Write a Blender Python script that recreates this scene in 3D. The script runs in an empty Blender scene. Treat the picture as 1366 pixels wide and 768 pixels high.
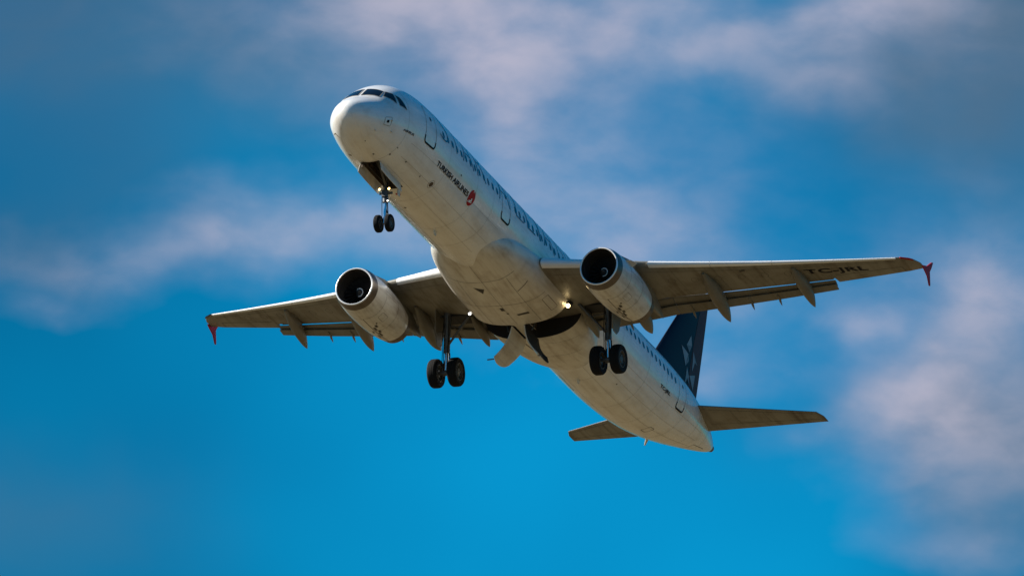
import bpy, bmesh, math
import numpy as np
from mathutils import Vector, Matrix
from mathutils.bvhtree import BVHTree

scene = bpy.context.scene
COL = scene.collection
PI = math.pi
rad = math.radians

# ------------------------------------------------------------------ camera
PITCH = rad(11.0625)            # the aircraft's nose-up angle
GAMMA = rad(90 - 21.770)        # its heading against the line of sight
W3 = Matrix.Rotation(GAMMA, 3, 'Z') @ Matrix.Rotation(PITCH, 3, 'Y')   # body -> world
def rodm(r):
    v = Vector(r); return Matrix.Rotation(v.length, 3, v.normalized())
RC = rodm((1.0728055293635936, -0.6512736528115511, 1.0889586648615417))
CAM_BODY = Vector((22, 0, 0)) - RC.transposed() @ Vector((0.91067, -0.12155, 615.624))
CAM_POS = Vector((0, 0, 1.7))
ELEV = rad(11.9647)
FPX = 18512.8
cam = bpy.data.cameras.new('camera'); cam_o = bpy.data.objects.new('camera', cam); COL.objects.link(cam_o)
cam_o.location = CAM_POS; cam_o.rotation_euler = (PI/2 + ELEV, 0, 0)
cam.sensor_width = 36; cam.lens = FPX/1366*36; cam.clip_start = 1; cam.clip_end = 120000
scene.camera = cam_o
def b2w(p): return W3 @ (Vector(p) - CAM_BODY) + CAM_POS

# ------------------------------------------------------------------ sun, sky, exposure
SUN_BODY = Vector((-.30, .80, .53)).normalized()
SUN_W = (W3 @ SUN_BODY).normalized()
sun_el = math.asin(SUN_W.z); sun_az = math.atan2(SUN_W.x, SUN_W.y)     # from +Y towards +X
sl = bpy.data.lights.new('sun', 'SUN'); sl.energy = 5.0; sl.angle = rad(.5); sl.color = (1, .94, .84)
so = bpy.data.objects.new('sun', sl); COL.objects.link(so); so.location = (0, 0, 300)
so.rotation_euler = SUN_W.to_track_quat('Z', 'Y').to_euler()

vs = scene.view_settings
vs.view_transform = 'Standard'; vs.look = 'None'; vs.gamma = 1; vs.use_curve_mapping = False
vs.exposure = 0.97

world = bpy.data.worlds.new('World'); scene.world = world; world.use_nodes = True
nt = world.node_tree; nt.nodes.clear()
class G:
    """small node-graph writer"""
    def __init__(s, nt): s.nt = nt
    def n(s, t, **k):
        q = s.nt.nodes.new(t)
        for a, b in k.items(): setattr(q, a, b)
        return q
    def put(s, sock, v):
        if isinstance(v, bpy.types.NodeSocket): s.nt.links.new(v, sock)
        elif v is not None: sock.default_value = v
    def m(s, op, a, b=None, c=None, clamp=False):
        q = s.n('ShaderNodeMath', operation=op, use_clamp=clamp)
        for i, v in enumerate((a, b, c)): s.put(q.inputs[i], v)
        return q.outputs[0]
    def ss(s, v, a, b, lo=0, hi=1):
        q = s.n('ShaderNodeMapRange', interpolation_type='SMOOTHSTEP')
        s.put(q.inputs[0], v)
        for i, x in enumerate((a, b, lo, hi)): q.inputs[i+1].default_value = x
        return q.outputs[0]
    def noise(s, vec, scale, detail=5, rough=.55, dist=0):
        q = s.n('ShaderNodeTexNoise'); s.put(q.inputs['Vector'], vec)
        q.inputs['Scale'].default_value = scale; q.inputs['Detail'].default_value = detail
        q.inputs['Roughness'].default_value = rough; q.inputs['Distortion'].default_value = dist
        return q.outputs['Fac']
    def mapping(s, vec, loc=(0,0,0), rot=(0,0,0), sc=(1,1,1)):
        q = s.n('ShaderNodeMapping'); s.put(q.inputs[0], vec)
        q.inputs['Location'].default_value = loc; q.inputs['Rotation'].default_value = rot; q.inputs['Scale'].default_value = sc
        return q.outputs[0]
    def mix(s, f, a, b, mode='MIX'):
        q = s.n('ShaderNodeMix', data_type='RGBA', blend_type=mode)
        s.put(q.inputs[0], f); s.put(q.inputs[6], a); s.put(q.inputs[7], b)
        return q.outputs[2]
    def comb(s, x, y, z):
        q = s.n('ShaderNodeCombineXYZ')
        for i, v in enumerate((x, y, z)): s.put(q.inputs[i], v)
        return q.outputs[0]
g = G(nt)
sky = g.n('ShaderNodeTexSky', sky_type='NISHITA', sun_disc=False)
sky.sun_elevation = sun_el; sky.sun_rotation = sun_az
sky.altitude = 100; sky.air_density = 1.0; sky.dust_density = .15; sky.ozone_density = 3.5
tc = g.n('ShaderNodeTexCoord'); sep = g.n('ShaderNodeSeparateXYZ'); g.put(sep.inputs[0], tc.outputs['Generated'])
X, Y, Z = sep.outputs
ysafe = g.m('MAXIMUM', Y, .05)
# azimuth and elevation slopes, in units of about a third of a degree, for placing the clouds about the sky
A = g.m('MULTIPLY', g.m('DIVIDE', X, ysafe), FPX*math.cos(ELEV)/100)
Ev = g.m('MULTIPLY', g.m('SUBTRACT', g.m('DIVIDE', Z, ysafe), math.tan(ELEV)), FPX*math.cos(ELEV)**2/100)
AE = g.comb(A, Ev, 0.0)
warp = g.noise(AE, .45, 3, .5)
warp2 = g.noise(g.mapping(AE, (7.3, 2.1, 3.3)), .45, 3, .5)
Aw = g.m('ADD', A, g.m('MULTIPLY', g.m('SUBTRACT', warp, .5), 1.7))
Ew = g.m('ADD', Ev, g.m('MULTIPLY', g.m('SUBTRACT', warp2, .5), 1.7))
def blob(px, py, rx, ry, rot, amp):
    cx, cy = (px-683)/100, (384-py)/100
    c, s_ = math.cos(rad(rot)), math.sin(rad(rot))
    dx = g.m('SUBTRACT', Aw, cx); dy = g.m('SUBTRACT', Ew, cy)
    u = g.m('DIVIDE', g.m('ADD', g.m('MULTIPLY', dx, c), g.m('MULTIPLY', dy, s_)), rx/100)
    v = g.m('DIVIDE', g.m('SUBTRACT', g.m('MULTIPLY', dy, c), g.m('MULTIPLY', dx, s_)), ry/100)
    r2 = g.m('ADD', g.m('MULTIPLY', u, u), g.m('MULTIPLY', v, v))
    return g.m('MULTIPLY', g.m('EXPONENT', g.m('MULTIPLY', r2, -1.0)), amp)
def total(L):
    a = L[0]
    for b in L[1:]: a = g.m('ADD', a, b)
    return a
WHITE = [(640, 40, 330, 100, 0, .30), (300, 330, 330, 60, 4, .16), (1290, 500, 150, 170, 0, .38), (760, 300, 240, 130, 0, .22), (1050, 60, 260, 70, 0, .22),
         (650, 5, 140, 70, -8, .85), (655, 95, 50, 85, 14, .55), (480, 30, 100, 40, -10, .35), (790, 20, 70, 45, 0, .25), (340, 325, 180, 34, 5, .28), (545, 325, 70, 34, 0, .25),
         (945, 45, 90, 34, 0, .25), (1170, 5, 90, 36, 0, .6), (1100, 95, 80, 44, 20, .15), (720, 190, 100, 100, 0, .32), (850, 315, 130, 40, 0, .2),
         (1315, 420, 70, 70, 0, .45), (1200, 545, 95, 38, 10, .55), (1300, 560, 80, 70, 0, .3), (1290, 745, 110, 30, 0, .15),
         (1150, 420, 28, 34, 30, .35), (990, 380, 110, 34, 0, .2), (930, 470, 100, 46, 0, .25), (60, 430, 70, 24, 5, .10)]
GREY = [(60, 30, 330, 110, 0, .65), (150, 220, 150, 80, 0, .2), (1345, 50, 110, 160, 0, 1.3), (1240, 160, 120, 90, 20, .5), (50, 710, 170, 80, 0, .3), (380, 90, 150, 80, 0, .25), (1350, 600, 110, 150, 0, .8), (1130, 90, 190, 70, 0, .3), (1250, 560, 150, 60, 0, .5), (40, 330, 120, 60, 0, .3)]
wisp = g.noise(g.mapping(AE, (1, 4, 0), (0, 0, .25), (.8, 1.25, 1)), .62, 5, .5, .4)
wisp_f = g.ss(wisp, .2, .8, .5, 1.35)
white = g.m('MULTIPLY', total([blob(*b) for b in WHITE]), wisp_f)
fine = g.noise(g.mapping(AE, (2, 6, 0), (0, 0, .35), (.85, 1.4, 1)), 1.15, 7, .5, .15)
white = g.m('MULTIPLY', white, g.ss(fine, .25, .75, .62, 1.4))
white = g.m('MAXIMUM', g.m('SUBTRACT', white, .02), 0.0)
white = g.m('SUBTRACT', 1.0, g.m('EXPONENT', g.m('MULTIPLY', white, -1.2)))
grey = g.m('MULTIPLY', total([blob(*b) for b in GREY]), g.ss(wisp, .2, .8, .7, 1.2))
grey = g.m('SUBTRACT', 1.0, g.m('EXPONENT', g.m('MULTIPLY', grey, -1.2)))
# scattered cloud over the rest of the dome
far = g.ss(g.noise(g.mapping(tc.outputs['Generated'], (3, 1, 2), (0, 0, 0), (1, 1, 2.2)), 2.6, 7, .6, .3), .52, .75)
away = g.ss(g.m('ADD', g.m('ABSOLUTE', A), g.m('ABSOLUTE', Ev)), 14, 60)
far = g.m('MULTIPLY', far, g.m('MULTIPLY', away, .15))
SKY_TINT = (.006, .50, .70, 1)
blue = g.mix(1.0, sky.outputs[0], SKY_TINT, 'MULTIPLY')
broad = g.noise(g.mapping(AE, (3, 9, 0)), .16, 2, .5)
blue = g.mix(1.0, blue, g.mix(g.ss(broad, .3, .7), (.80, .84, .86, 1), (1.12, 1.1, 1.06, 1)), 'MULTIPLY')
high = g.ss(Z, .235, .45)
blue = g.mix(1.0, blue, g.mix(high, (1, 1, 1, 1), (1.6, 1.6, 1.6, 1)), 'MULTIPLY')
rr = g.m('SQRT', g.m('ADD', g.m('POWER', g.m('SUBTRACT', A, 1.6), 2.0), g.m('POWER', g.m('ADD', Ev, 2.2), 2.0)))
dim = g.ss(rr, 1.0, 9.5)
blue = g.mix(1.0, blue, g.mix(dim, (1.08, 1.08, 1.06, 1), (.62, .66, .66, 1)), 'MULTIPLY')
c1 = g.mix(g.m('MULTIPLY', grey, .95), blue, (.60, 1.0, 1.5, 1))
c2 = g.mix(g.m('MULTIPLY', white, .95), c1, (3.75, 3.45, 4.1, 1))
c3 = g.mix(far, c2, (4.6, 4.5, 4.8, 1))
bg = g.n('ShaderNodeBackground'); g.put(bg.inputs[0], c3); bg.inputs[1].default_value = .078
wo = g.n('ShaderNodeOutputWorld'); g.put(wo.inputs[0], bg.outputs[0])

# ------------------------------------------------------------------ materials
def mat(name, col, rough=.5, metal=0, coat=0, dirt=None, emit=None, bump=0, spec=.5):
    m = bpy.data.materials.new(name); m.use_nodes = True
    n = m.node_tree; G_ = G(n); b = n.nodes['Principled BSDF']
    b.inputs['Roughness'].default_value = rough; b.inputs['Metallic'].default_value = metal
    b.inputs['Coat Weight'].default_value = coat; b.inputs['Coat Roughness'].default_value = .12
    b.inputs['Specular IOR Level'].default_value = spec
    tcn = G_.n('ShaderNodeTexCoord').outputs['Object']
    c = (*col, 1)
    if dirt:
        amt, dcol, sc = dirt
        st = G_.noise(G_.mapping(tcn, sc=(.22*sc, 2.4*sc, 1.8*sc)), 1.0, 8, .62, .2)
        bl = G_.noise(tcn, .9*sc, 6, .6)
        f = G_.m('MULTIPLY', G_.m('ADD', G_.ss(st, .42, .75), G_.m('MULTIPLY', G_.ss(bl, .4, .8), .8)), amt, clamp=True)
        cc = G_.mix(f, c, (*dcol, 1)); G_.put(b.inputs['Base Color'], cc)
        G_.put(b.inputs['Roughness'], G_.m('ADD', rough, G_.m('MULTIPLY', f, .35)))
    else:
        v = G_.noise(tcn, 3.0, 4, .5)
        G_.put(b.inputs['Base Color'], G_.mix(G_.ss(v, .3, .7), (*[x*.88 for x in col], 1), (*[min(1, x*1.06) for x in col], 1)))
    if bump:
        bp = G_.n('ShaderNodeBump'); bp.inputs['Strength'].default_value = bump; bp.inputs['Distance'].default_value = .02
        G_.put(bp.inputs['Height'], G_.noise(G_.mapping(tcn, sc=(.7, 1.5, 1.5)), 1.6, 3, .5)); G_.put(b.inputs['Normal'], bp.outputs[0])
    if emit:
        b.inputs['Emission Color'].default_value = (*emit[0], 1); b.inputs['Emission Strength'].default_value = emit[1]
    return m
M = {}
M['white'] = mat('white_paint', (.79, .785, .77), .26, coat=.6, dirt=(.34, (.36, .29, .20), 1.2), bump=.12)  # streaks are grime plus lengthwise reflections painted into the colour
M['belly'] = mat('belly_paint', (.66, .63, .57), .34, coat=.2, dirt=(.5, (.30, .23, .15), 1.4), bump=.15)
M['cowl'] = mat('cowl_paint', (.62, .60, .56), .28, coat=.3, dirt=(.45, (.22, .16, .10), 2.4), bump=.12)
M['wing'] = mat('wing_grey_paint', (.20, .19, .16), .42, dirt=(.6, (.10, .075, .045), 1.1))
M['flap'] = mat('flap_grey_paint', (.165, .155, .13), .45, dirt=(.42, (.11, .085, .05), 1.6))
M['slat'] = mat('slat_bare_metal', (.82, .81, .79), .45, dirt=(.12, (.45, .40, .33), 2))
M['lipband'] = mat('lip_metal_dark_reflection', (.16, .135, .115), .32, metal=.85, dirt=(.3, (.08, .06, .05), 3))  # same bare lip metal, dark ground reflection put into the colour
M['lip'] = mat('lip_metal_sunlit', (.84, .83, .82), .3, metal=.4, dirt=(.10, (.5, .45, .4), 3))  # same bare lip metal, sunlit rim put into the colour
M['steel'] = mat('gear_steel', (.10, .105, .112), .42, metal=.4, dirt=(.5, (.07, .07, .07), 6))
M['chrome'] = mat('gear_chrome', (.85, .86, .88), .12, metal=.95)
M['rubber'] = mat('tyre_rubber', (.007, .007, .008), .8, dirt=(.2, (.016, .015, .014), 8), spec=.2)
M['rim'] = mat('wheel_rim', (.10, .095, .09), .5, metal=.3, dirt=(.6, (.05, .04, .035), 10))
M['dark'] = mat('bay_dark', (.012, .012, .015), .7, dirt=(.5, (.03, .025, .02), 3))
M['bayrust'] = mat('bay_primer', (.10, .065, .04), .7, dirt=(.5, (.03, .025, .02), 3))
M['black'] = mat('black_marking', (.012, .012, .016), .6, spec=.08)
M['title'] = mat('title_black_sky_reflection', (.018, .028, .055), .25, coat=.6, spec=.5)  # black lettering; blue of the reflected sky put into the base colour
M['cabin'] = mat('cabin_glass', (.012, .02, .035), .08, spec=.6)
M['seam'] = mat('seam_sealant', (.05, .045, .04), .7)
M['softseam'] = mat('soft_seam', (.27, .25, .21), .5)
M['glass'] = mat('dark_glass', (.006, .007, .010), .12, spec=.25)
M['fan'] = mat('fan_titanium', (.03, .03, .033), .5, metal=.4)
M['duct'] = mat('inlet_duct', (.035, .035, .037), .5)
M['hot'] = mat('exhaust_metal', (.16, .12, .085), .45, metal=.6, dirt=(.5, (.06, .04, .025), 3))
M['red'] = mat('red_paint', (.42, .008, .012), .5, spec=.15)
M['fence'] = mat('wing_fence_red', (.36, .008, .02), .5, spec=.2)
M['logo'] = mat('logo_white', (.8, .8, .8), .4)
M['fin'] = mat('fin_black_paint', (.004, .007, .018), .5, spec=.12)
M['rudder'] = mat('rudder_black_warm_reflection', (.075, .035, .035), .5, spec=.15)  # black rudder with a warm ground reflection painted into its colour
M['silver'] = mat('star_silver', (.24, .25, .27), .5)
M['silver2'] = mat('star_pale_silver', (.14, .15, .17), .5)
M['pod'] = mat('hinge_fairing_paint', (.165, .15, .12), .42, dirt=(.38, (.12, .09, .05), 2.2))
M['lampw'] = mat('lamp_white', (1, 1, 1), .3, emit=((1, .95, .85), 5))
M['lampg'] = mat('lamp_golden', (1, .8, .4), .3, emit=((1, .74, .36), 8))
M['lampy'] = mat('lamp_warm', (1, .8, .4), .3, emit=((1, .66, .22), 3.5))
# ------------------------------------------------------------------ ground
def ground():
    me = bpy.data.meshes.new('ground'); R_ = 40000.0
    vs_ = [(0, 0, 0)]; fs = []; n = 64
    rings = [60, 300, 1500, 8000, R_]
    for r in rings:
        for k in range(n): vs_.append((r*math.cos(2*PI*k/n), r*math.sin(2*PI*k/n), 0))
    for k in range(n): fs.append((0, 1+k, 1+(k+1) % n))
    for j in range(len(rings)-1):
        for k in range(n):
            a = 1+j*n+k; b = 1+j*n+(k+1) % n; fs.append((a, a+n, b+n, b))
    me.from_pydata(vs_, [], fs)
    o = bpy.data.objects.new('ground', me); COL.objects.link(o); o['kind'] = 'structure'
    m = bpy.data.materials.new('dry_grass'); m.use_nodes = True; q = G(m.node_tree); b = m.node_tree.nodes['Principled BSDF']
    tcn = q.n('ShaderNodeTexCoord').outputs['Object']
    f1 = q.ss(q.noise(tcn, .012, 8, .6), .35, .7); f2 = q.ss(q.noise(tcn, 1.4, 6, .65), .3, .7)
    c = q.mix(f1, (.138, .100, .052, 1), (.098, .075, .038, 1)); c = q.mix(q.m('MULTIPLY', f2, .45), c, (.085, .066, .028, 1))
    q.put(b.inputs['Base Color'], c); b.inputs['Roughness'].default_value = .95; b.inputs['Specular IOR Level'].default_value = .1
    me.materials.append(m)
ground()

# ------------------------------------------------------------------ builders
ROOT_B = Vector((22.0, 0, -4.45))
root = bpy.data.objects.new('airliner', None); COL.objects.link(root)
root.location = b2w(ROOT_B); root.rotation_euler = W3.to_euler()
root['label'] = 'white twin-engine passenger jet climbing with wheels down and dark star-marked tail'
root['category'] = 'airplane'
OFF = -ROOT_B

def link(name, me, parent, mats, label=None, sharp=32):
    for p in me.polygons: p.use_smooth = True
    if sharp:
        bm = bmesh.new(); bm.from_mesh(me)
        for e in bm.edges:
            if len(e.link_faces) == 2 and e.calc_face_angle(0) > rad(sharp): e.smooth = False
        bm.to_mesh(me); bm.free()
    for m in mats: me.materials.append(M[m])
    o = bpy.data.objects.new(name, me); COL.objects.link(o); o.parent = parent
    if parent is root: o.location = OFF
    if label: o['label'] = label
    return o

class MB:
    def __init__(s): s.v = []; s.f = []; s.m = []
    def add(s, v, f, mi=0):
        o = len(s.v); s.v += [tuple(p) for p in v]; s.f += [tuple(i+o for i in q) for q in f]; s.m += [mi]*len(f); return s
    def loft(s, rings, mi=0, cap=(1, 1), closed=True):
        n = len(rings[0]); v = [p for r in rings for p in r]; f = []
        for j in range(len(rings)-1):
            for k in range(n if closed else n-1):
                a = j*n+k; b = j*n+(k+1) % n; f.append((a, b, b+n, a+n))
        if cap[0]: f.append(tuple(range(n))[::-1])
        if cap[1]: f.append(tuple(range((len(rings)-1)*n, len(rings)*n)))
        return s.add(v, f, mi)
    def tube(s, pts, r, mi=0, n=14, cap=(1, 1)):
        pts = [Vector(p) for p in pts]; rs = r if isinstance(r, (list, tuple)) else [r]*len(pts); rings = []
        up = None
        for i, p in enumerate(pts):
            d = (pts[min(i+1, len(pts)-1)]-pts[max(i-1, 0)]).normalized()
            if up is None:
                up = Vector((0, 0, 1)) if abs(d.z) < .9 else Vector((0, 1, 0))
            a = d.cross(up).normalized(); b = a.cross(d).normalized(); up = b
            rings.append([p+(a*math.cos(2*PI*k/n)+b*math.sin(2*PI*k/n))*rs[i] for k in range(n)])
        return s.loft(rings, mi, cap)
    def box(s, c, d, mi=0, rot=None, bev=.0):
        c = Vector(c); hx, hy, hz = [q/2 for q in d]
        v = [Vector((x, y, z)) for x in (-hx, hx) for y in (-hy, hy) for z in (-hz, hz)]
        if rot: v = [rot @ q for q in v]
        return s.add([c+q for q in v], [(0,1,3,2),(4,6,7,5),(0,4,5,1),(2,3,7,6),(0,2,6,4),(1,5,7,3)], mi)
    def prism(s, poly, a, b, axis='y', mi=0):
        """poly (u,v) extruded from a to b along an axis"""
        def P(u, v, w): return {'y': (u, w, v), 'x': (w, u, v), 'z': (u, v, w)}[axis]
        n = len(poly); v = [P(u, q, a) for u, q in poly]+[P(u, q, b) for u, q in poly]
        f = [tuple(range(n)), tuple(range(n, 2*n))[::-1]]+[(k, k+n, (k+1) % n+n, (k+1) % n) for k in range(n)]
        return s.add(v, f, mi)
    def revolve(s, prof, c, n=64, mi=0, closed=False, tilt=0):
        """prof list of (dx, r) about the x axis through c"""
        rings = []
        for dx, r in prof:
            rings.append([(c[0]+dx, c[1]+r*math.cos(2*PI*k/n), c[2]+r*math.sin(2*PI*k/n)+dx*tilt) for k in range(n)])
        return s.loft(rings, mi, (0, 0))
    def mesh(s, name, fixn=True):
        me = bpy.data.meshes.new(name); me.from_pydata(s.v, [], s.f)
        for p, i in zip(me.polygons, s.m): p.material_index = i
        if fixn:
            bm = bmesh.new(); bm.from_mesh(me); bmesh.ops.recalc_face_normals(bm, faces=bm.faces); bm.to_mesh(me); bm.free()
        return me
def cut(me, cutters, inside=None):
    """boolean difference of a mesh with cutter meshes; faces of the cavity get the last material slot"""
    o = bpy.data.objects.new('tmp', me); COL.objects.link(o); cs = []
    for c in cutters:
        q = bpy.data.objects.new('tmpc', c); COL.objects.link(q); cs.append(q)
        md = o.modifiers.new('b', 'BOOLEAN'); md.operation = 'DIFFERENCE'; md.object = q; md.solver = 'EXACT'
    dg = bpy.context.evaluated_depsgraph_get(); dg.update()
    r = bpy.data.meshes.new_from_object(o.evaluated_get(dg))
    bpy.data.objects.remove(o)
    for q in cs: bpy.data.objects.remove(q)
    if inside:
        for p in r.polygons:
            if inside(p.center): p.material_index = 1
    return r

# ------------------------------------------------------------------ fuselage surface
NP = np.array([(0,-.72,-.72,0.0),(.03,-.55,-.92,.19),(.12,-.38,-1.11,.39),(.3,-.22,-1.28,.62),(.6,-.02,-1.47,.87),(1.0,.20,-1.63,1.11),(1.3,.38,-1.73,1.26),(1.7,.74,-1.82,1.41),(2.1,1.06,-1.89,1.53),(2.6,1.39,-1.96,1.66),(3.2,1.68,-2.01,1.78),(4,1.90,-2.05,1.88),(5,2.03,-2.07,1.94),(6,2.06,-2.07,1.97),(7,2.07,-2.07,1.975),
(29.5,2.07,-2.07,1.975),(31,2.07,-2.05,1.975),(33,2.07,-1.93,1.95),(35,2.07,-1.71,1.87),(37,2.05,-1.34,1.71),(39,1.98,-.84,1.43),(41,1.85,-.26,1.03),(42.5,1.66,.20,.67),(43.4,1.45,.50,.42),(43.95,1.25,.72,.24),(44.2,1.08,.88,.10)])
def pch(x, xs, ys):
    h = np.diff(xs); d = np.diff(ys)/h; m = np.zeros_like(ys)
    for i in range(1, len(xs)-1):
        if d[i-1]*d[i] > 0:
            w1 = 2*h[i]+h[i-1]; w2 = h[i]+2*h[i-1]; m[i] = (w1+w2)/(w1/d[i-1]+w2/d[i])
    m[0] = d[0]*1.5; m[-1] = d[-1]
    x = min(max(x, xs[0]), xs[-1]); i = int(min(max(np.searchsorted(xs, x)-1, 0), len(xs)-2)); t = (x-xs[i])/h[i]
    return float(ys[i]*(2*t**3-3*t**2+1)+h[i]*m[i]*(t**3-2*t**2+t)+ys[i+1]*(-2*t**3+3*t**2)+h[i]*m[i+1]*(t**3-t**2))
SX = np.sqrt(NP[:, 0])
def prof(x):
    s = math.sqrt(max(x, 0)); return [pch(s, SX, NP[:, k]) for k in (1, 2, 3)]
def fus(x, ph, off=0.0):
    """point on the skin; ph degrees: 0 port side, 90 crown, -90 keel, 180 starboard"""
    def P(x, ph):
        t, b, w = prof(x); zc = (t+b)/2; hh = (t-b)/2; a = rad(ph)
        return Vector((x, -w*math.cos(a), zc+hh*math.sin(a)))
    p = P(x, ph)
    if off:
        e = .02; n = (P(min(x+e, 44.19), ph)-P(max(x-e, 0), ph)).cross(P(x, ph+.5)-P(x, ph-.5)).normalized()
        c = Vector((x, 0, (prof(x)[0]+prof(x)[1])/2))
        if n.dot(p-c) < 0: n = -n
        p = p+n*off
    return p

def fuselage_mesh():
    xs = list(np.concatenate([np.linspace(0.02, 1, 26)**2*1.6, np.linspace(1.7, 7, 30), np.linspace(7.6, 29, 22), np.linspace(29.6, 44.2, 44)]))
    n = 120; mb = MB(); rings = [[fus(x, 360*k/n) for k in range(n)] for x in xs]
    mb.loft(rings, 0, (0, 1)); c = len(mb.v); mb.v.append(tuple(fus(0, 0)))
    for k in range(n): mb.f.append((c, (k+1) % n, k)); mb.m.append(0)
    return mb.mesh('fuselage')
def cyl_box(x0, x1, y0, y1, z0, z1, r=.12, n=5):
    """box with corners rounded in plan"""
    poly = []
    for cx, cy, a0 in ((x1-r, y1-r, 0), (x0+r, y1-r, 90), (x0+r, y0+r, 180), (x1-r, y0+r, 270)):
        for k in range(n+1):
            a = rad(a0+90*k/n); poly.append((cx+r*math.cos(a), cy+r*math.sin(a)))
    return MB().prism(poly, z0, z1, 'z').mesh('c')
def in_fus(p):
    if p.x < .05 or p.x > 44: return False
    t, b, w = prof(p.x); return (p.y/w)**2+((p.z-(t+b)/2)/((t-b)/2))**2 < .965
BAYS = [(20.72, 22.75, .24, 1.75), (20.72, 22.75, -1.75, -.24)]
fme = cut(fuselage_mesh(), [cyl_box(3.02, 5.85, -.42, .42, -3, -1.15, .06)]+[cyl_box(a, b, c, d, -4, -.9, .2) for a, b, c, d in BAYS], in_fus)
fuselage = link('fuselage', fme, root, ['white', 'bayrust'], sharp=40)

def ribbon(mb, path, w, surf, off=.006, mi=0, close=False, step=.12):
    """thin strip laid on a surface; path in surface coordinates, surf(u, v, off) gives the point"""
    P = []
    pts = path+[path[0]] if close else path
    for a, b in zip(pts, pts[1:]):
        L = (surf(*a, 0)-surf(*b, 0)).length; n = max(1, int(L/step))
        for k in range(n): P.append((a[0]+(b[0]-a[0])*k/n, a[1]+(b[1]-a[1])*k/n))
    P.append(pts[-1]); Q = [surf(*p, off) for p in P]; Nn = [(surf(*p, off+.05)-q).normalized() for p, q in zip(P, Q)]
    v = []; f = []
    for i, q in enumerate(Q):
        if close and i in (0, len(Q)-1): d = Q[1]-Q[-2]
        else: d = Q[min(i+1, len(Q)-1)]-Q[max(i-1, 0)]
        s = d.cross(Nn[i]).normalized()*w/2; v += [q-s, q+s]
    for i in range(len(Q)-1): f.append((2*i, 2*i+1, 2*i+3, 2*i+2))
    mb.add(v, f, mi)
def rrect(x0, x1, a0, a1, rx, ra, n=4):
    P = []
    for cx, cy, s0 in ((x1-rx, a1-ra, 0), (x0+rx, a1-ra, 90), (x0+rx, a0+ra, 180), (x1-rx, a0+ra, 270)):
        for k in range(n+1):
            a = rad(s0+90*k/n); P.append((cx+rx*math.cos(a), cy+ra*math.sin(a)))
    return P
def patch(mb, poly, surf, off, mi=0):
    """filled convex outline laid on a surface, as a few rings shrinking to its middle"""
    cx = sum(p[0] for p in poly)/len(poly); cy = sum(p[1] for p in poly)/len(poly); n = len(poly); v = []; f = []
    K = 4
    for j in range(K):
        s = 1-j/K; v += [surf(cx+(p[0]-cx)*s, cy+(p[1]-cy)*s, off) for p in poly]
    v.append(surf(cx, cy, off))
    for j in range(K-1):
        for k in range(n): f.append((j*n+k, j*n+(k+1) % n, (j+1)*n+(k+1) % n, (j+1)*n+k))
    for k in range(n): f.append(((K-1)*n+k, (K-1)*n+(k+1) % n, K*n))
    mb.add(v, f, mi)
DEG = 180/PI/2.02      # degrees of skin per metre of girth

# cockpit panes, port set mirrored to starboard
def pane(quad, name='cockpit_window'):
    # quad in (x, ph) corners; drawn as a filled bilinear patch following the skin
    mb = MB(); n = 8; v = []; f = []
    for i in range(n+1):
        for j in range(n+1):
            s, t = i/n, j/n
            x = (1-s)*(1-t)*quad[0][0]+s*(1-t)*quad[1][0]+s*t*quad[2][0]+(1-s)*t*quad[3][0]
            a = (1-s)*(1-t)*quad[0][1]+s*(1-t)*quad[1][1]+s*t*quad[2][1]+(1-s)*t*quad[3][1]
            v.append(fus(x, a, .008))
    for i in range(n):
        for j in range(n): a = i*(n+1)+j; f.append((a, a+1, a+n+2, a+n+1))
    mb.add(v, f, 0)
    P = []
    for k in range(4):
        a, b = quad[k], quad[(k+1) % 4]
        for i in range(6): P.append((a[0]+(b[0]-a[0])*i/6, a[1]+(b[1]-a[1])*i/6))
    ribbon(mb, P, .035, fus, .011, 1, True)
    return link(name, mb.mesh(name), fuselage, ['glass', 'softseam'], sharp=0)
PANES = [[(1.34, 87.5), (1.58, 52.5), (2.10, 58.5), (2.00, 87.8)],
         [(1.76, 49.5), (2.20, 25.5), (2.37, 46.5), (2.13, 57.0)],
         [(2.36, 22.0), (2.80, 14.5), (2.60, 36.5), (2.42, 43.5)]]
for q in PANES:
    pane(q); pane([(x, 180-a) for x, a in q])

# doors
def door(x0, x1, a0, a1, side, label=None, name='cabin_door', sill=True):
    def S(x, a, o=0): return fus(x, a if side < 0 else 180-a, o)
    mb = MB(); P = rrect(x0, x1, a0, a1, .16, 5); patch(mb, P, S, .006, 0); ribbon(mb, P, .03, S, .010, 1, True)
    if sill:
        B = [p for p in P if p[1] < a0+9]; B.sort(key=lambda p: p[0]); B = [(x0, a0+9)]+B+[(x1, a0+9)]
        ribbon(mb, B, .085, S, .014, 2)
    wm = .55*(x0+x1)-.05*x0-.05*x1
    w = rrect((x0+x1)/2-.09, (x0+x1)/2+.09, (a0+a1)/2+6, (a0+a1)/2+12, .07, 2.4); patch(mb, w, S, .014, 3)
    link(name, mb.mesh(name), fuselage, ['white', 'softseam', 'black', 'glass'], label, sharp=0)
for sd in (-1, 1):
    door(4.45, 5.5, -15.4, 36, sd)
    door(13.3, 14.25, -14.4, 33, sd)
    door(25.6, 26.5, -14.4, 33, sd)
    door(35.55, 36.6, -25, 30, sd)
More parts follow.
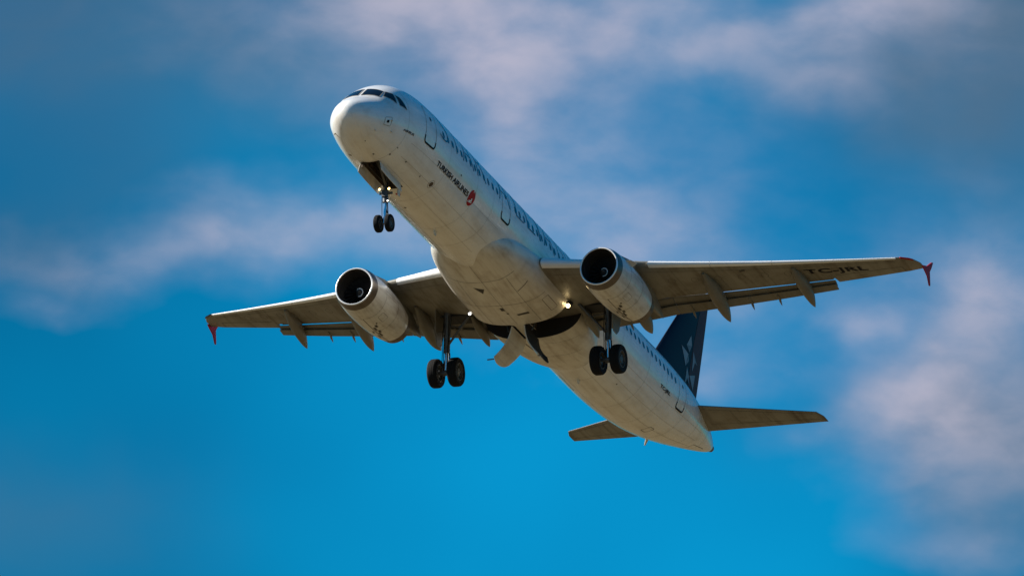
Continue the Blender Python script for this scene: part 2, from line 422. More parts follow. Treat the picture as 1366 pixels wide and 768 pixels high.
# cargo hatches (starboard belly) and the small avionics hatch
mb = MB()
def Ss(x, a, o=0): return fus(x, 180-a, o)
for x0, x1 in ((8.2, 10.1), (28.0, 29.9)):
    P = rrect(x0, x1, -62, -22, .1, 3); m1 = MB(); patch(m1, P, Ss, .005); ribbon(m1, P, .03, Ss, .009, 1, True)
    link('cargo_door', m1.mesh('cargo_door'), fuselage, ['white', 'softseam'], sharp=0)
m1 = MB(); P = rrect(1.38, 1.78, -20, -2, .05, 2); patch(m1, P, fus, .006, 0); ribbon(m1, P, .022, fus, .010, 1, True)
patch(m1, rrect(1.50, 1.64, -14, -8, .03, 1), fus, .013, 2)
link('access_hatch', m1.mesh('access_hatch'), fuselage, ['white', 'softseam', 'black'], sharp=0)

# cabin windows
def window(x, sd):
    def S(u, a, o=0): return fus(u, a if sd < 0 else 180-a, o)
    mb = MB(); zc = .50; t, b, w = prof(x); a = math.asin((zc-(t+b)/2)/((t-b)/2))*DEG*2.02
    P = rrect(x-.115, x+.115, a-.17*DEG, a+.17*DEG, .1, 3.8); patch(mb, P, S, .007)
    link('cabin_window', mb.mesh('cabin_window'), fuselage, ['cabin'], sharp=0)
xw = [6.35+.53*i for i in range(13)]+[14.9+.53*i for i in range(20)]+[27.0+.53*i for i in range(16)]
for x in xw:
    for sd in (-1, 1): window(x, sd)

# girth and lengthwise skin joints
def joint(path, w, surf, parent, off=.004, mt='softseam', name='skin_joint'):
    m_ = MB(); ribbon(m_, path, w, surf, off); link(name, m_.mesh(name), parent, [mt], sharp=0)
for x in (2.95, 7.2, 10.4, 12.3, 28.2, 31.5, 33.8, 36.9, 39.3, 41.6):
    joint([(x, a) for a in range(-180, 181, 6)], .012, fus, fuselage)
for a in (-28, -50, -72, -108, -130, -152, 45, 135):
    joint([(x, a) for x in np.linspace(3.6, 13.5, 14)], .010, fus, fuselage)
    joint([(x, a) for x in np.linspace(26.5, 40.5, 20)], .010, fus, fuselage)

# small belly fittings: drains, antennas, probes, outflow valve
def spot(x, a, r, name, mt='seam', ring=None):
    mb = MB(); P = [(x+r*math.cos(2*PI*k/14), a+r*DEG*math.sin(2*PI*k/14)) for k in range(14)]
    patch(mb, P, fus, .008, 0)
    if ring: ribbon(mb, [(x+ring*math.cos(2*PI*k/20), a+ring*DEG*math.sin(2*PI*k/20)) for k in range(20)], .02, fus, .008, 1, True)
    link(name, mb.mesh(name), fuselage, [mt, 'softseam'], sharp=0)
for x, a, r in ((2.6, -116, .05), (2.45, -76, .05), (3.0, -58, .05), (4.17, -51, .045), (1.43, -72, .035), (5.75, -52, .04), (3.0, -44, .035), (29.8, -55, .04), (2.68, -120, .05)):
    spot(x, a, r, 'drain_port')
spot(6.85, -49, .13, 'vent_port', 'bayrust', .2); spot(6.46, -91.5, .12, 'red_beacon', 'red'); spot(8.0, -100, .06, 'drain_port')
spot(8.6, 3-16, .05, 'drain_port')
def blade(x, a, L, H, name, T=.03):
    mb = MB(); b0 = fus(x, a); nrm = (fus(x, a, .1)-b0).normalized(); ax = Vector((1, 0, 0)); sd = nrm.cross(ax).normalized()
    pr = [(-L/2, 0), (-.1*L, H), (.35*L, H), (L/2, 0)]
    v = [b0-nrm*.02+ax*u+nrm*h+sd*T*(1 if h < .01 else .5)*k for k in (-1, 1) for u, h in pr]
    mb.add(v, [(0,1,2,3), (7,6,5,4), (0,4,5,1), (1,5,6,2), (2,6,7,3), (3,7,4,0)])
    link(name, mb.mesh(name), fuselage, ['belly'], sharp=20)
blade(10.66, -90.1, .32, .22, 'blade_antenna'); blade(28.1, -91, .3, .2, 'blade_antenna'); blade(12.2, 90, .4, .3, 'blade_antenna'); blade(24, 90, .4, .3, 'blade_antenna')
blade(25.9, -90, .3, .22, 'drain_mast'); blade(38.3, -118, .22, .3, 'drain_mast')
for x, a in ((1.75, -8+0), (1.2, -40), (1.2, -140), (2.0, -28)): blade(x, a, .12, .1, 'air_probe', .015)
m1 = MB(); P = rrect(35.25, 35.75, -84, -69, .05, 2); ribbon(m1, P, .022, fus, .009, 0, True); link('tail_hatch', m1.mesh('tail_hatch'), fuselage, ['seam'], sharp=0)
m1 = MB(); P = rrect(40.9, 42.6, -118, -62, .1, 6); ribbon(m1, P, .02, fus, .009, 0, True); link('auxiliary_power_door', m1.mesh('apu'), fuselage, ['seam'], sharp=0)
m1 = MB(); m1.tube([(43.85, 0, .97), (44.28, 0, 1.0)], [.24, .16], 0, 24, (0, 0)); m1.tube([(44.2, 0, .99), (44.27, 0, 1.0)], .13, 1, 20)
link('exhaust_pipe', m1.mesh('exhaust_pipe'), fuselage, ['hot', 'dark'])

# ------------------------------------------------------------------ writing
def text_mesh(s, height, space=1.0, bold=0, sx=1.0, cell=.06, shear=0):
    cu = bpy.data.curves.new('t', 'FONT'); cu.body = s; cu.size = 1; cu.space_character = space; cu.offset = bold; cu.resolution_u = 4; cu.shear = shear
    o = bpy.data.objects.new('t', cu); COL.objects.link(o)
    dg = bpy.context.evaluated_depsgraph_get(); dg.update(); me = bpy.data.meshes.new_from_object(o.evaluated_get(dg)); bpy.data.objects.remove(o)
    bm = bmesh.new(); bm.from_mesh(me)
    ys = [v.co.y for v in bm.verts]; xs_ = [v.co.x for v in bm.verts]; y0, y1, x0 = min(ys), max(ys), min(xs_); k = height/(y1-y0)
    for v in bm.verts: v.co.x = (v.co.x-x0)*k*sx; v.co.y = (v.co.y-y0)*k
    W = max(v.co.x for v in bm.verts)
    for i in range(1, int(height/cell)+1):
        bmesh.ops.bisect_plane(bm, geom=bm.verts[:]+bm.edges[:]+bm.faces[:], plane_co=(0, i*cell, 0), plane_no=(0, 1, 0))
    for i in range(1, int(W/(cell*5))+1):
        bmesh.ops.bisect_plane(bm, geom=bm.verts[:]+bm.edges[:]+bm.faces[:], plane_co=(i*cell*5, 0, 0), plane_no=(1, 0, 0))
    bm.to_mesh(me); bm.free(); return me, W
def lay(me, fn, name, parent, mt, label=None):
    for v in me.vertices: v.co = fn(v.co.x, v.co.y)
    me.materials.clear(); return link(name, me, parent, [mt], label, sharp=0)
def side_text(s, x0, a0, height, width, sd, name, mt, bold=0, off=.012, space=1.0):
    me, W = text_mesh(s, height, space, bold); k = width/W
    if sd < 0: fn = lambda u, v: fus(x0+u*k, a0+v*DEG, off)
    else: fn = lambda u, v: fus(x0+width-u*k, 180-(a0+v*DEG), off)
    return lay(me, fn, name, fuselage, mt)
# big alliance titles, letter by letter so that each stands where it does along the cabin
LET = [('S', 5.95, 1.0), ('T', 7.35, 1.05), ('A', 8.6, 1.3), ('R', 10.3, 1.05), ('A', 12.9, 1.3), ('L', 14.94, .9), ('L', 16.3, .95), ('I', 17.75, .16), ('A', 18.3, 1.3), ('N', 20.1, 1.1), ('C', 21.7, 1.2), ('E', 23.4, .95)]
tot0, tot1 = 5.95, 24.35
for sd in (-1, 1):
    for ch, x, w in LET:
        me, W = text_mesh(ch, 1.55, 1, -.028); k = w/W
        xx = x if sd < 0 else tot0+tot1-x-w
        a0 = 6.6
        for v in me.vertices:
            if sd < 0: v.co = fus(x+v.co.x*k, a0+v.co.y*DEG, .012)
            else: v.co = fus(tot0+tot1-x-v.co.x*k, 180-(a0+v.co.y*DEG), .012)
        me.materials.clear(); link('title_letter', me, fuselage, ['title'], 'large black letter '+ch+' of the cabin title', sharp=0)
    side_text('TURKISH AIRLINES', 6.2 if sd < 0 else 6.2, -27.6, .235, 3.62, sd, 'airline_title', 'black', .03)
    side_text('AIRBUS', 2.68, -18.6, .12, .85, sd, 'maker_title', 'black', .02)
    side_text('TC-JRL', 33.15, -19.5, .22, 1.35, sd, 'registration_title', 'black', .03)
    # round red emblem with a white bird
    def S(u, a, o=0): return fus(u, a if sd < 0 else 180-a, o)
    m1 = MB(); cx, ca, r = 10.2, -24.6, .36
    patch(m1, [(cx+r*.86*math.cos(2*PI*k/28), ca+r*DEG*math.sin(2*PI*k/28)) for k in range(28)], S, .012, 0)
    def E(u, v): return (cx+u*r, ca+v*r*DEG)
    for quad in ([(-.05, .95), (.10, .95), (.30, -.15), (.05, -.25)], [(.30, -.15), (.05, -.25), (-.50, -.42), (-.10, -.5), (.35, -.35)], [(-.62, -.55), (.55, -.42), (.5, -.50), (-.55, -.66)]):
        v = [S(*E(*p), .018) for p in quad]; m1.add(v, [tuple(range(len(v)))], 1)
    link('airline_emblem', m1.mesh('airline_emblem', False), fuselage, ['red', 'logo'], sharp=0)

# ------------------------------------------------------------------ belly fairing
FK = [(12.9, .9, -1.85, -1.3), (13.6, 1.38, -1.97, -1.25), (14.5, 1.78, -2.05, -1.2), (15.5, 2.04, -2.12, -1.12), (16.8, 2.22, -2.24, -1.05), (18.5, 2.34, -2.36, -1.0), (20.6, 2.36, -2.42, -1.0), (22.8, 2.32, -2.42, -1.0), (24.3, 2.14, -2.38, -1.1), (25.6, 1.8, -2.30, -1.2), (26.6, 1.3, -2.14, -1.3), (27.2, .8, -1.98, -1.4)]
FA = np.array(FK)
def fair_ring(x, n=72):
    w = pch(x, FA[:, 0], FA[:, 1]); b = pch(x, FA[:, 0], FA[:, 2]); zc = pch(x, FA[:, 0], FA[:, 3]); R_ = []
    for k in range(n):
        a = 2*PI*k/n; c, s = math.cos(a), math.sin(a); e = 2/float(np.interp(x, [13, 18], [2.15, 2.6]))
        y = w*math.copysign(abs(c)**e, c); h = (zc-b) if s < 0 else .75
        R_.append((x, y, zc+h*math.copysign(abs(s)**e, s)))
    return R_
mb = MB(); mb.loft([fair_ring(x) for x in np.concatenate([np.linspace(12.9, 16, 22), np.linspace(16.3, 23.8, 26), np.linspace(24, 27.2, 22)])])
def in_fair(p):
    if p.x < 20.6 or p.x > 22.8: return False
    for a, b, c, d in BAYS_F:
        if a-.01 < p.x < b+.01 and c-.01 < p.y < d+.01:
            w, b_, zc = pch(p.x, FA[:, 0], FA[:, 1]), pch(p.x, FA[:, 0], FA[:, 2]), pch(p.x, FA[:, 0], FA[:, 3])
            return (abs(p.y)/w)**2.75+(abs(p.z-zc)/(zc-b_))**2.75 < .97
    return False
BAYS_F = [(20.70, 22.35, .2, 2.6), (20.70, 22.35, -2.6, -.2)]
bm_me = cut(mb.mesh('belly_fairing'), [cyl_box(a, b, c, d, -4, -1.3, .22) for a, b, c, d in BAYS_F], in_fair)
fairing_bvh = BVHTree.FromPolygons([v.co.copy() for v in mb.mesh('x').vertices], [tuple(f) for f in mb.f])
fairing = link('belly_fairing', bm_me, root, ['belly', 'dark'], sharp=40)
def under(bvh):
    def S(x, y, o=0):
        h = bvh.ray_cast(Vector((x, y, -12)), Vector((0, 0, 1)))
        if h[0] is None: return Vector((x, y, -1))
        n = h[1] if h[1].z < 0 else -h[1]
        return h[0]+n*o
    return S
FS = under(fairing_bvh)
mb = MB()
ribbon(mb, [(16.0, 1.55), (16.25, .9), (16.3, 0), (16.25, -.9), (16.0, -1.6)], .02, FS)
ribbon(mb, [(18.6, 2.0), (18.6, -2.05)], .02, FS)
ribbon(mb, [(14.2, .0), (20.6, .0)], .012, FS)
ribbon(mb, [(16.3, 1.15), (20.6, 1.15)], .012, FS); ribbon(mb, [(16.3, -1.15), (20.6, -1.15)], .014, FS)
ribbon(mb, [(17.55, -1.2), (17.15, -1.8)], .035, FS)
ribbon(mb, [(22.4, .55), (24.9, .3)], .05, FS)
ribbon(mb, [(23.0, -.3), (23.3, -1.9)], .014, FS); ribbon(mb, [(24.6, 1.2), (24.6, -1.5)], .014, FS)
link('panel_joint', mb.mesh('panel_joint'), fairing, ['seam'], sharp=0)
mb = MB(); ribbon(mb, rrect(18.95, 20.15, -2.05, -1.78, .05, .05), .022, FS, .006, 0, True)
link('access_panel', mb.mesh('access_panel'), fairing, ['bayrust'], sharp=0)
for P in ([(16.75, .60), (17.35, .35), (16.95, .15)], [(18.85, .17), (19.15, .17), (19.15, -.0), (18.85, .02)], [(19.5, -.95), (19.6, -.35), (19.75, -.4), (19.68, -.95)], [(19.4, .05), (19.5, .05), (19.5, -.05), (19.4, -.05)]):
    m1 = MB(); patch(m1, P, FS, .01); link('air_vent', m1.mesh('air_vent'), fairing, ['seam'], sharp=0)
# ------------------------------------------------------------------ wings
def LEx(y): return 17.06+.492*(y-2)
def TEx(y): return 23.82 if y <= 6.4 else 23.82+(y-6.4)*.192
def CUT(y): return 22.72 if y <= 6.2 else 22.72+(y-6.2)*.262
WZ = np.array([(0, -1.30), (1.97, -1.12), (6.4, -.63), (10, -.17), (13.4, .34), (16.6, .86), (17.2, .96)])
def wz(y): return pch(y, WZ[:, 0], WZ[:, 1])
def thick(y): return float(np.interp(y, [0, 2, 6.4, 16.6], [.152, .150, .118, .105]))
def af(xc, t):
    yt = 5*t*(.2969*math.sqrt(xc)-.1260*xc-.3516*xc**2+.2843*xc**3-.1015*xc**4)
    cam_ = .012*math.sin(PI*min(1, xc))+.006*math.sin(2*PI*xc)
    return cam_+yt, cam_-yt*.92
def wpt(y, xc, up, s):
    c = TEx(y)-LEx(y); t = thick(y); u, l = af(xc, t); tw = float(np.interp(y, [2, 16.6], [.035, -.01]))
    return Vector((LEx(y)+xc*c, s*y, wz(y)+(u if up else l)*c-(xc-.3)*c*tw))
def wing_ring(y, s, x1=1.0, n=22):
    t = [.5-.5*math.cos(PI*k/n) for k in range(n+1)]; xs_ = [q*x1 if x1 < 1 else q for q in t]
    return [wpt(y, q, True, s) for q in xs_[::-1]]+[wpt(y, q, False, s) for q in xs_[1:]]
def section_ring(le, te, t, n=14, camber=0.02, y=0):
    """closed aerofoil ring between two points in the x-z plane at span y"""
    le = Vector((le[0], y, le[1])); te = Vector((te[0], y, te[1])); d = te-le; c = d.length; nn = Vector((-d.z, 0, d.x))/c
    if nn.z < 0: nn = -nn
    xs_ = [.5-.5*math.cos(PI*k/n) for k in range(n+1)]
    def h(q): return 5*t*(.2969*math.sqrt(q)-.1260*q-.3516*q*q+.2843*q**3-.1036*q**4)
    return [le+d*q+nn*c*(camber*math.sin(PI*q)+h(q)) for q in xs_[::-1]]+[le+d*q+nn*c*(camber*math.sin(PI*q)-h(q)*.6) for q in xs_[1:-1]]

for s in (-1, 1):
    side = 'port' if s < 0 else 'starboard'
    mb = MB()
    ysA = [.3, 1.9, 3, 4.2, 5.3, 6.2, 7.2, 8.4, 9.6, 10.8, 12, 13.35]
    mb.loft([wing_ring(y, s, (CUT(y)-LEx(y))/(TEx(y)-LEx(y))) for y in ysA])
    mb.loft([wing_ring(y, s) for y in (13.36, 14.4, 15.5, 16.45)])
    # raked tip cap
    cap_ = []
    for y, dl, dt in ((16.45, 0, 0), (16.7, .18, .0), (16.95, .55, .02), (17.1, .95, .03)):
        R0 = wing_ring(16.45, s); le = LEx(16.45); te = TEx(16.45); k = (te+dt-(le+dl))/(te-le)
        zc = wz(16.45); cap_.append([Vector((le+dl+(p.x-le)*k, s*y, zc+(p.z-zc)*k*(1 if y < 17 else .7)+(y-16.45)*.16)) for p in R0])
    mb.loft(cap_)
    wing_me = mb.mesh('wing'); bv = BVHTree.FromPolygons([Vector(v) for v in mb.v], mb.f)
    wing = link('wing', wing_me, root, ['wing'], sharp=35)
    WS = under(bv)
    # slats: separate noses drooped a little ahead of the fixed leading edge
    def slat(y0, y1):
        m1 = MB(); rings = []
        for y in np.linspace(y0, y1, 6):
            c = TEx(y)-LEx(y); f = .125 if y > 6 else .085; n = 12; drop = .055+.0*c; fwd = .10
            up = [wpt(y, f*(q/n)**1.6*1.25, True, s) for q in range(n, -1, -1)]
            lo = [wpt(y, f*.42*(q/6)**1.6, False, s) for q in range(1, 7)]
            hook = [wpt(y, f*.42+.0, False, s)+Vector((.01, 0, .03)), wpt(y, f*.5, True, s)-Vector((0, 0, .10*c*f*2)), wpt(y, f*1.2, True, s)-Vector((0, 0, .02))]
            rg = []
            for p in up+lo+hook:
                q = Vector(p); d = q.x-LEx(y); q.x -= fwd; q.z += -drop+d*.06
                q.z += .03*max(0, 1-d/.15)*0; rg.append(q)
            rings.append(rg)
        m1.loft(rings); link('slat', m1.mesh('slat'), wing, ['slat'], sharp=35)
    slat(2.35, 5.05); 
    e = [6.55, 9.0, 11.45, 13.9, 16.35]
    for a, b in zip(e, e[1:]): slat(a+.012, b-.012)
    # flaps, each a main panel and an aft panel
    def flap(y0, y1, cut_at):
        m1 = MB(); r1 = []; r2 = []
        for y in np.linspace(y0, y1, 6):
            dr = float(np.interp(y, [2, 6.4, 13.4], [.50, .42, .24])); zz = wz(y)-.02
            lx = CUT(y)+float(np.interp(y, [2, 8, 12], [.13, .12, .075])); tx = TEx(y)+.12; lz = zz-.085; tz = zz-dr-.05
            mx = lx+(tx-lx)*.6; mz = lz+(tz-lz)*.52
            r1.append(section_ring((lx, lz), (mx+.06, mz), .20, y=s*y)); r2.append(section_ring((mx-.22, mz-.035), (tx, tz), .13, y=s*y))
        m1.loft(r1); m1.loft(r2)
        link('flap', m1.mesh('flap'), wing, ['flap'], sharp=35)
    flap(2.25, 6.37, 0); flap(6.39, 13.32, 0)
    # dark cove behind the box seen through the flap slot is the wing's own blunt edge; spoilers overhang it
    m1 = MB()
    for y0, y1 in ((2.3, 6.1), (6.5, 8.15), (8.2, 9.85), (9.9, 11.55), (11.6, 13.2)):
        R_ = []
        for y in (y0, y1):
            c = TEx(y)-LEx(y); a = wpt(y, (CUT(y)-.5-LEx(y))/c, True, s); b = wpt(y, (CUT(y)+(.10 if y1 < 9.9 else .28)-LEx(y))/c, True, s)
            R_.append([a+Vector((0, 0, .012)), b+Vector((0, 0, .012)), b-Vector((0, 0, .015)), a-Vector((0, 0, .02))])
        m1.loft(R_)
    link('spoiler', m1.mesh('spoiler'), wing, ['wing'])
    # aileron joint lines and wing skin joints
    joint([(24.28, s*13.5), (25.05, s*16.3), (25.6, s*16.3)], .025, WS, wing, .006, 'seam', 'aileron_joint')
    joint([(LEx(2.6)+.75, s*2.6), (LEx(16.3)+.32, s*16.3)], .016, WS, wing, .006, 'seam')
    for y in (7.3, 9.0, 10.9, 12.6, 14.3):
        joint([(LEx(y)+.3, s*y), (CUT(min(y, 13.3))-.1, s*y)], .010, WS, wing, .006, 'seam')
    for i in range(9):      # fuel-tank access covers
        y = 7.0+i*.95; x = LEx(y)+(CUT(y)-LEx(y))*.48; m1 = MB()
        ribbon(m1, [(x+.24*math.cos(2*PI*k/20), s*y+.15*s*math.sin(2*PI*k/20)) for k in range(20)], .014, WS, .005, 0, True)
        link('tank_cover', m1.mesh('tank_cover'), wing, ['seam'], sharp=0)
    # canoe fairings under the flap tracks
    def canoe(pts, w, name='flap_track_fairing'):
        m1 = MB(); n = 20; P = np.array(pts, float); ts = np.linspace(0, 1, 22); rings = []
        sN = np.linspace(0, 1, len(P))
        for t in ts:
            x, y, z = [float(pch(t, sN, P[:, i])) if abs(np.ptp(P[:, i])) > 1e-6 else float(P[0, i]) for i in range(3)]
            k = max(.02, math.sin(PI*min(1, t*.93+.035))**.62 if t < .5 else (1-((t-.5)/.5)**2.2)**.9) if t < .999 else .02
            rings.append([(x, s*y+w*k*math.cos(2*PI*q/n), z+w*1.35*k*math.sin(2*PI*q/n)) for q in range(n)])
        m1.loft(rings); link(name, m1.mesh(name), wing, ['pod'])
    def zl(x, y): return WS(x, s*y, 0).z
    canoe([(22.5, 12.1, zl(22.6, 12.1)-.0), (23.5, 12.12, zl(23.5, 12.1)-.16), (24.5, 12.15, zl(24.2, 12.1)-.36), (25.45, 12.17, -.66)], .25)
    canoe([(21.0, 8.5, zl(21.0, 8.5)-.0), (22.2, 8.5, zl(22.2, 8.5)-.20), (23.5, 8.52, zl(22.6, 8.5)-.50), (24.6, 8.54, -1.42)], .29)
    canoe([(20.9, 5.1, zl(20.9, 5.1)-.0), (22.0, 5.1, zl(22, 5.1)-.30), (23.1, 5.08, zl(22.5, 5.1)-.62), (24.1, 5.05, -1.88)], .30)
    canoe([(21.5, 2.62, zl(21.5, 2.62)-.05), (22.4, 2.62, zl(22.3, 2.62)-.25), (23.2, 2.62, -1.72), (23.85, 2.61, -2.0)], .20)
    for y in (10.75, 9.55, 7.0, 4.1):
        d_ = float(np.interp(y, [2, 6.4, 13.4], [.5, .42, .24])); tx = TEx(y)+.12
        canoe([(CUT(y)+.45, y, wz(y)-.34), (CUT(y)+.8, y, wz(y)-.2-d_*.55), (tx, y, wz(y)-d_-.13), (tx+.28, y, wz(y)-d_-.27)], .055, 'flap_hinge_fairing')
    # tip fence
    m1 = MB(); poly = [(25.35, .90), (25.9, 1.08), (26.42, 1.46), (26.60, 1.52), (26.42, 1.16), (26.27, .95), (26.40, .5), (26.43, .34), (26.33, .34), (26.03, .66), (25.6, .80)]
    m1.prism(poly, s*17.108, s*17.16, 'y'); link('wing_fence', m1.mesh('wing_fence'), wing, ['fence'], 'dark red wing tip fence')
    m1 = MB(); zt = wz(16.45)
    m1.tube([(LEx(16.45)+.02, s*16.5, zt), (LEx(16.45)+.3, s*16.82, zt+.03), (LEx(16.45)+.5, s*16.95, zt+.06)], [.035, .045, .03], 0); link('position_light', m1.mesh('position_light'), wing, ['red' if s < 0 else 'glass'])
    if s < 0:   # registration read from below
        for txt, sgn in (('TC-JRL', 1),):
            me, W_ = text_mesh(txt, .66, 1.08, .03, cell=.2); k = 2.5/W_
            def fn(u, v):
                y = -(12.45+u*k); x = 23.62+(-y-12.45)*.435-v; return WS(x, y, .008)
            lay(me, fn, 'registration', wing, 'black', 'black TC-JRL lettering on the underside of the wing')
        m1 = MB(); patch(m1, [(21.6, -9.95), (21.75, -9.95), (21.75, -10.2), (21.6, -10.2)], WS, .008); link('sensor_plate', m1.mesh('sensor_plate'), wing, ['seam'], sharp=0)
    # landing lamp in the wing root
    m1 = MB(); m1.tube([(20.66, s*2.34, -1.70), (20.95, s*2.34, -1.50)], [.10, .12], 0, 16)
    m1.tube([(20.67, s*2.34, -1.715), (20.63, s*2.34, -1.735)], .085 if s < 0 else .05, 1, 16)
    link('landing_light', m1.mesh('landing_light'), wing, ['steel', 'lampw' if s > 0 else 'lampg'])
    # wheel well in the wing root: dark recess lining above the leg
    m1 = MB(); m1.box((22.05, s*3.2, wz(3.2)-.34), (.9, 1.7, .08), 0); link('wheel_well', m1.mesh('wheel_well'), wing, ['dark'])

    # ---------------------------------------------------------------- engine
    EC = (15.54, s*5.79, -2.2)
    T = -.0
    OUT = [(.42, .985), (.8, 1.02), (1.3, 1.045), (1.9, 1.05), (2.5, 1.04), (3.1, 1.01), (3.6, .965), (4.05, .905), (4.32, .86)]
    def tr(prof_, droop=True): return prof_
    mb = MB(); mb.revolve(OUT+[(4.30, .83), (3.9, .80)], EC); mb.revolve([(.25, .79), (.5, .80), (.95, .82), (1.1, .82)], EC, mi=1)
    eng = link('engine', mb.mesh('engine', False), root, ['cowl', 'duct'], sharp=40)
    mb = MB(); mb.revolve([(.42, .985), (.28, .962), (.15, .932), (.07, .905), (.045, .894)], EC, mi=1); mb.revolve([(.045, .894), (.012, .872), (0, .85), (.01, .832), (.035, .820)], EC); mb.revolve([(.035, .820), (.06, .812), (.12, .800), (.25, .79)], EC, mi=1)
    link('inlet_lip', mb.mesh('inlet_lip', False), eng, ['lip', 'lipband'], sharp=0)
    mb = MB(); n = 22
    for k in range(n):
        a = 2*PI*k/n; v = []
        for r, tw, ch in ((.24, .35, .20), (.5, .8, .22), (.81, 1.15, .22)):
            for q in (-1, 1):
                da = q*ch*math.sin(tw)/r/2; dx = q*ch*math.cos(tw)/2*s/s
                v.append((EC[0]+.92+dx, EC[1]+r*math.cos(a+da), EC[2]+r*math.sin(a+da)))
        mb.add(v, [(0, 1, 3, 2), (2, 3, 5, 4)])
    mb.revolve([(1.06, .82), (1.06, .05)], EC, 40, 1)
    link('fan', mb.mesh('fan', False), eng, ['fan', 'dark'])
    mb = MB(); mb.revolve([(.50, .001), (.515, .04), (.57, .095), (.68, .16), (.82, .215), (.98, .25)], EC, 32)
    link('spinner', mb.mesh('spinner', False), eng, ['duct'], sharp=0)
    mb = MB(); pts = []
    for k in range(22):
        a = .6+k/21*4.4; dx = .585+k/21*.14; r = .108+.085*k/21+.006
        pts.append((EC[0]+dx, EC[1]+r*math.cos(a), EC[2]+r*math.sin(a)))
    mb.tube(pts, [.006+.016*min(1, k/5) for k in range(22)], 0, 8); link('spinner_spiral', mb.mesh('spinner_spiral'), eng, ['logo'])
    mb = MB(); mb.revolve([(4.30, .845), (4.6, .80), (4.88, .745), (4.87, .72), (4.5, .74), (4.1, .76)], EC)
    mb.revolve([(3.9, .70), (3.9, .3)], EC, 40, 1)
    mb.revolve([(3.9, .32), (4.5, .30), (4.9, .2), (5.2, .04)], EC, 32, 0)
    link('exhaust_nozzle', mb.mesh('exhaust_nozzle', False), eng, ['hot', 'dark'])
    # nacelle joints and small vents
    def NS(dx, a, o=0):
        r = float(np.interp(dx, [q[0] for q in OUT], [q[1] for q in OUT])); aa = rad(a)
        return Vector((EC[0]+dx, EC[1]+(r+o)*math.cos(aa), EC[2]+(r+o)*math.sin(aa)))
    mb = MB()
    for dx in (1.32, 2.75): ribbon(mb, [(dx, a) for a in range(0, 361, 10)], .016, NS)
    ribbon(mb, [(1.32, -90), (4.3, -90)], .03, NS); ribbon(mb, [(1.32, 12), (2.75, 12)], .014, NS); ribbon(mb, [(1.32, 168), (2.75, 168)], .014, NS)
    for a0 in (-48, -132): ribbon(mb, rrect(1.6, 2.15, a0-9, a0+9, .06, 3), .014, NS, .006, 0, True)
    link('cowl_joint', mb.mesh('cowl_joint'), eng, ['seam'], sharp=0)
    for dx, a, w, h in ((2.25, -104, .12, 3.2), (2.5, -96, .16, 3), (2.85, -100, .12, 3), (3.2, -95, .22, 2.4), (2.9, -82, .10, 2.2), (3.5, -84, .18, 2), (2.0, -110, .06, 2)):
        m1 = MB(); patch(m1, rrect(dx-w, dx+w, a-h, a+h, .03, .8), NS, .008); link('cowl_vent', m1.mesh('cowl_vent'), eng, ['seam'], sharp=0)
    a0 = 168+30 if s < 0 else 180+30
    m1 = MB(); patch(m1, rrect(1.05, 1.16, -22, -17, .02, .6) , NS, .009); patch(m1, rrect(1.22, 1.30, -27, -19, .02, .6), NS, .009)
    link('warning_mark', m1.mesh('warning_mark'), eng, ['red'], sharp=0)
    # strake
    ax = 142 if s < 0 else 38
    p0 = NS(1.0, ax, -.02); p1 = NS(1.9, ax, -.02); p2 = NS(1.9, ax, .26); p3 = NS(1.35, ax, .16); th_ = Vector((0, -math.sin(rad(ax)), math.cos(rad(ax))))*.012
    m1 = MB(); m1.add([p0-th_, p1-th_, p2-th_, p3-th_, p0+th_, p1+th_, p2+th_, p3+th_], [(0,1,2,3), (7,6,5,4), (0,4,5,1), (1,5,6,2), (2,6,7,3), (3,7,4,0)]); link('strake', m1.mesh('strake'), eng, ['cowl'])
    # pylon with beaked tail
    mb = MB(); R_ = []
    for x, zt_, zb, w in ((16.55, -1.17, -1.3, .03), (16.9, -1.0, -1.5, .13), (17.6, -.84, -1.6, .19), (18.6, -.62, -1.6, .21), (19.6, -.55, -1.55, .21), (20.5, -.6, -1.62, .20), (21.4, -.7, -1.66, .18), (22.3, -.95, -1.62, .13), (23.0, -1.22, -1.56, .07), (23.4, -1.42, -1.50, .01)):
        n = 16; rg = []
        for k in range(n):
            a = 2*PI*k/n; c, q = math.cos(a), math.sin(a)
            rg.append((x, EC[1]+w*math.copysign(abs(c)**.55, c), (zt_+zb)/2+(zt_-zb)/2*math.copysign(abs(q)**.55, q)))
        R_.append(rg)
    mb.loft(R_); link('pylon', mb.mesh('pylon'), eng, ['wing'])

    # ---------------------------------------------------------------- main gear
    A0 = Vector((21.62, s*3.82, -1.05)); A1 = Vector((22.06, s*3.87, -3.86)); ax_ = (A1-A0)
    mid = A0+ax_*.66
    mb = MB(); mb.tube([A0, A0+ax_*.2, A0+ax_*.25, mid], [.19, .18, .16, .15], 0, 18); mb.tube([mid-ax_*.03, mid+ax_*.02], .155, 0, 18)
    mb.tube([mid, A1], .10, 1, 16); mb.tube([A1+Vector((0, -.62, 0)), A1+Vector((0, .62, 0))], .075, 0, 12); mb.tube([A1-Vector((0, .12, 0)), A1+Vector((0, .12, 0))], .14, 0, 14)
    mb.tube([A0+Vector((-.55, 0, .1)), A0+Vector((.7, 0, .05))], .10, 0, 12)
    for q in (.3, .45, .58): mb.tube([A0+ax_*q+Vector((-.14, .05, 0)), A0+ax_*(q+.1)+Vector((-.2, .04, 0)), A0+ax_*(q+.13)+Vector((-.12, 0, 0))], .03, 0, 8)
    for dy in (-.11, .11, .05): mb.tube([A0+Vector((-.1, dy, -.3)), A0+ax_*.5+Vector((-.16, dy*1.4, 0)), mid+Vector((-.2, dy, -.2)), A1+Vector((-.1, dy*1.6, .1))], .016, 2, 6)
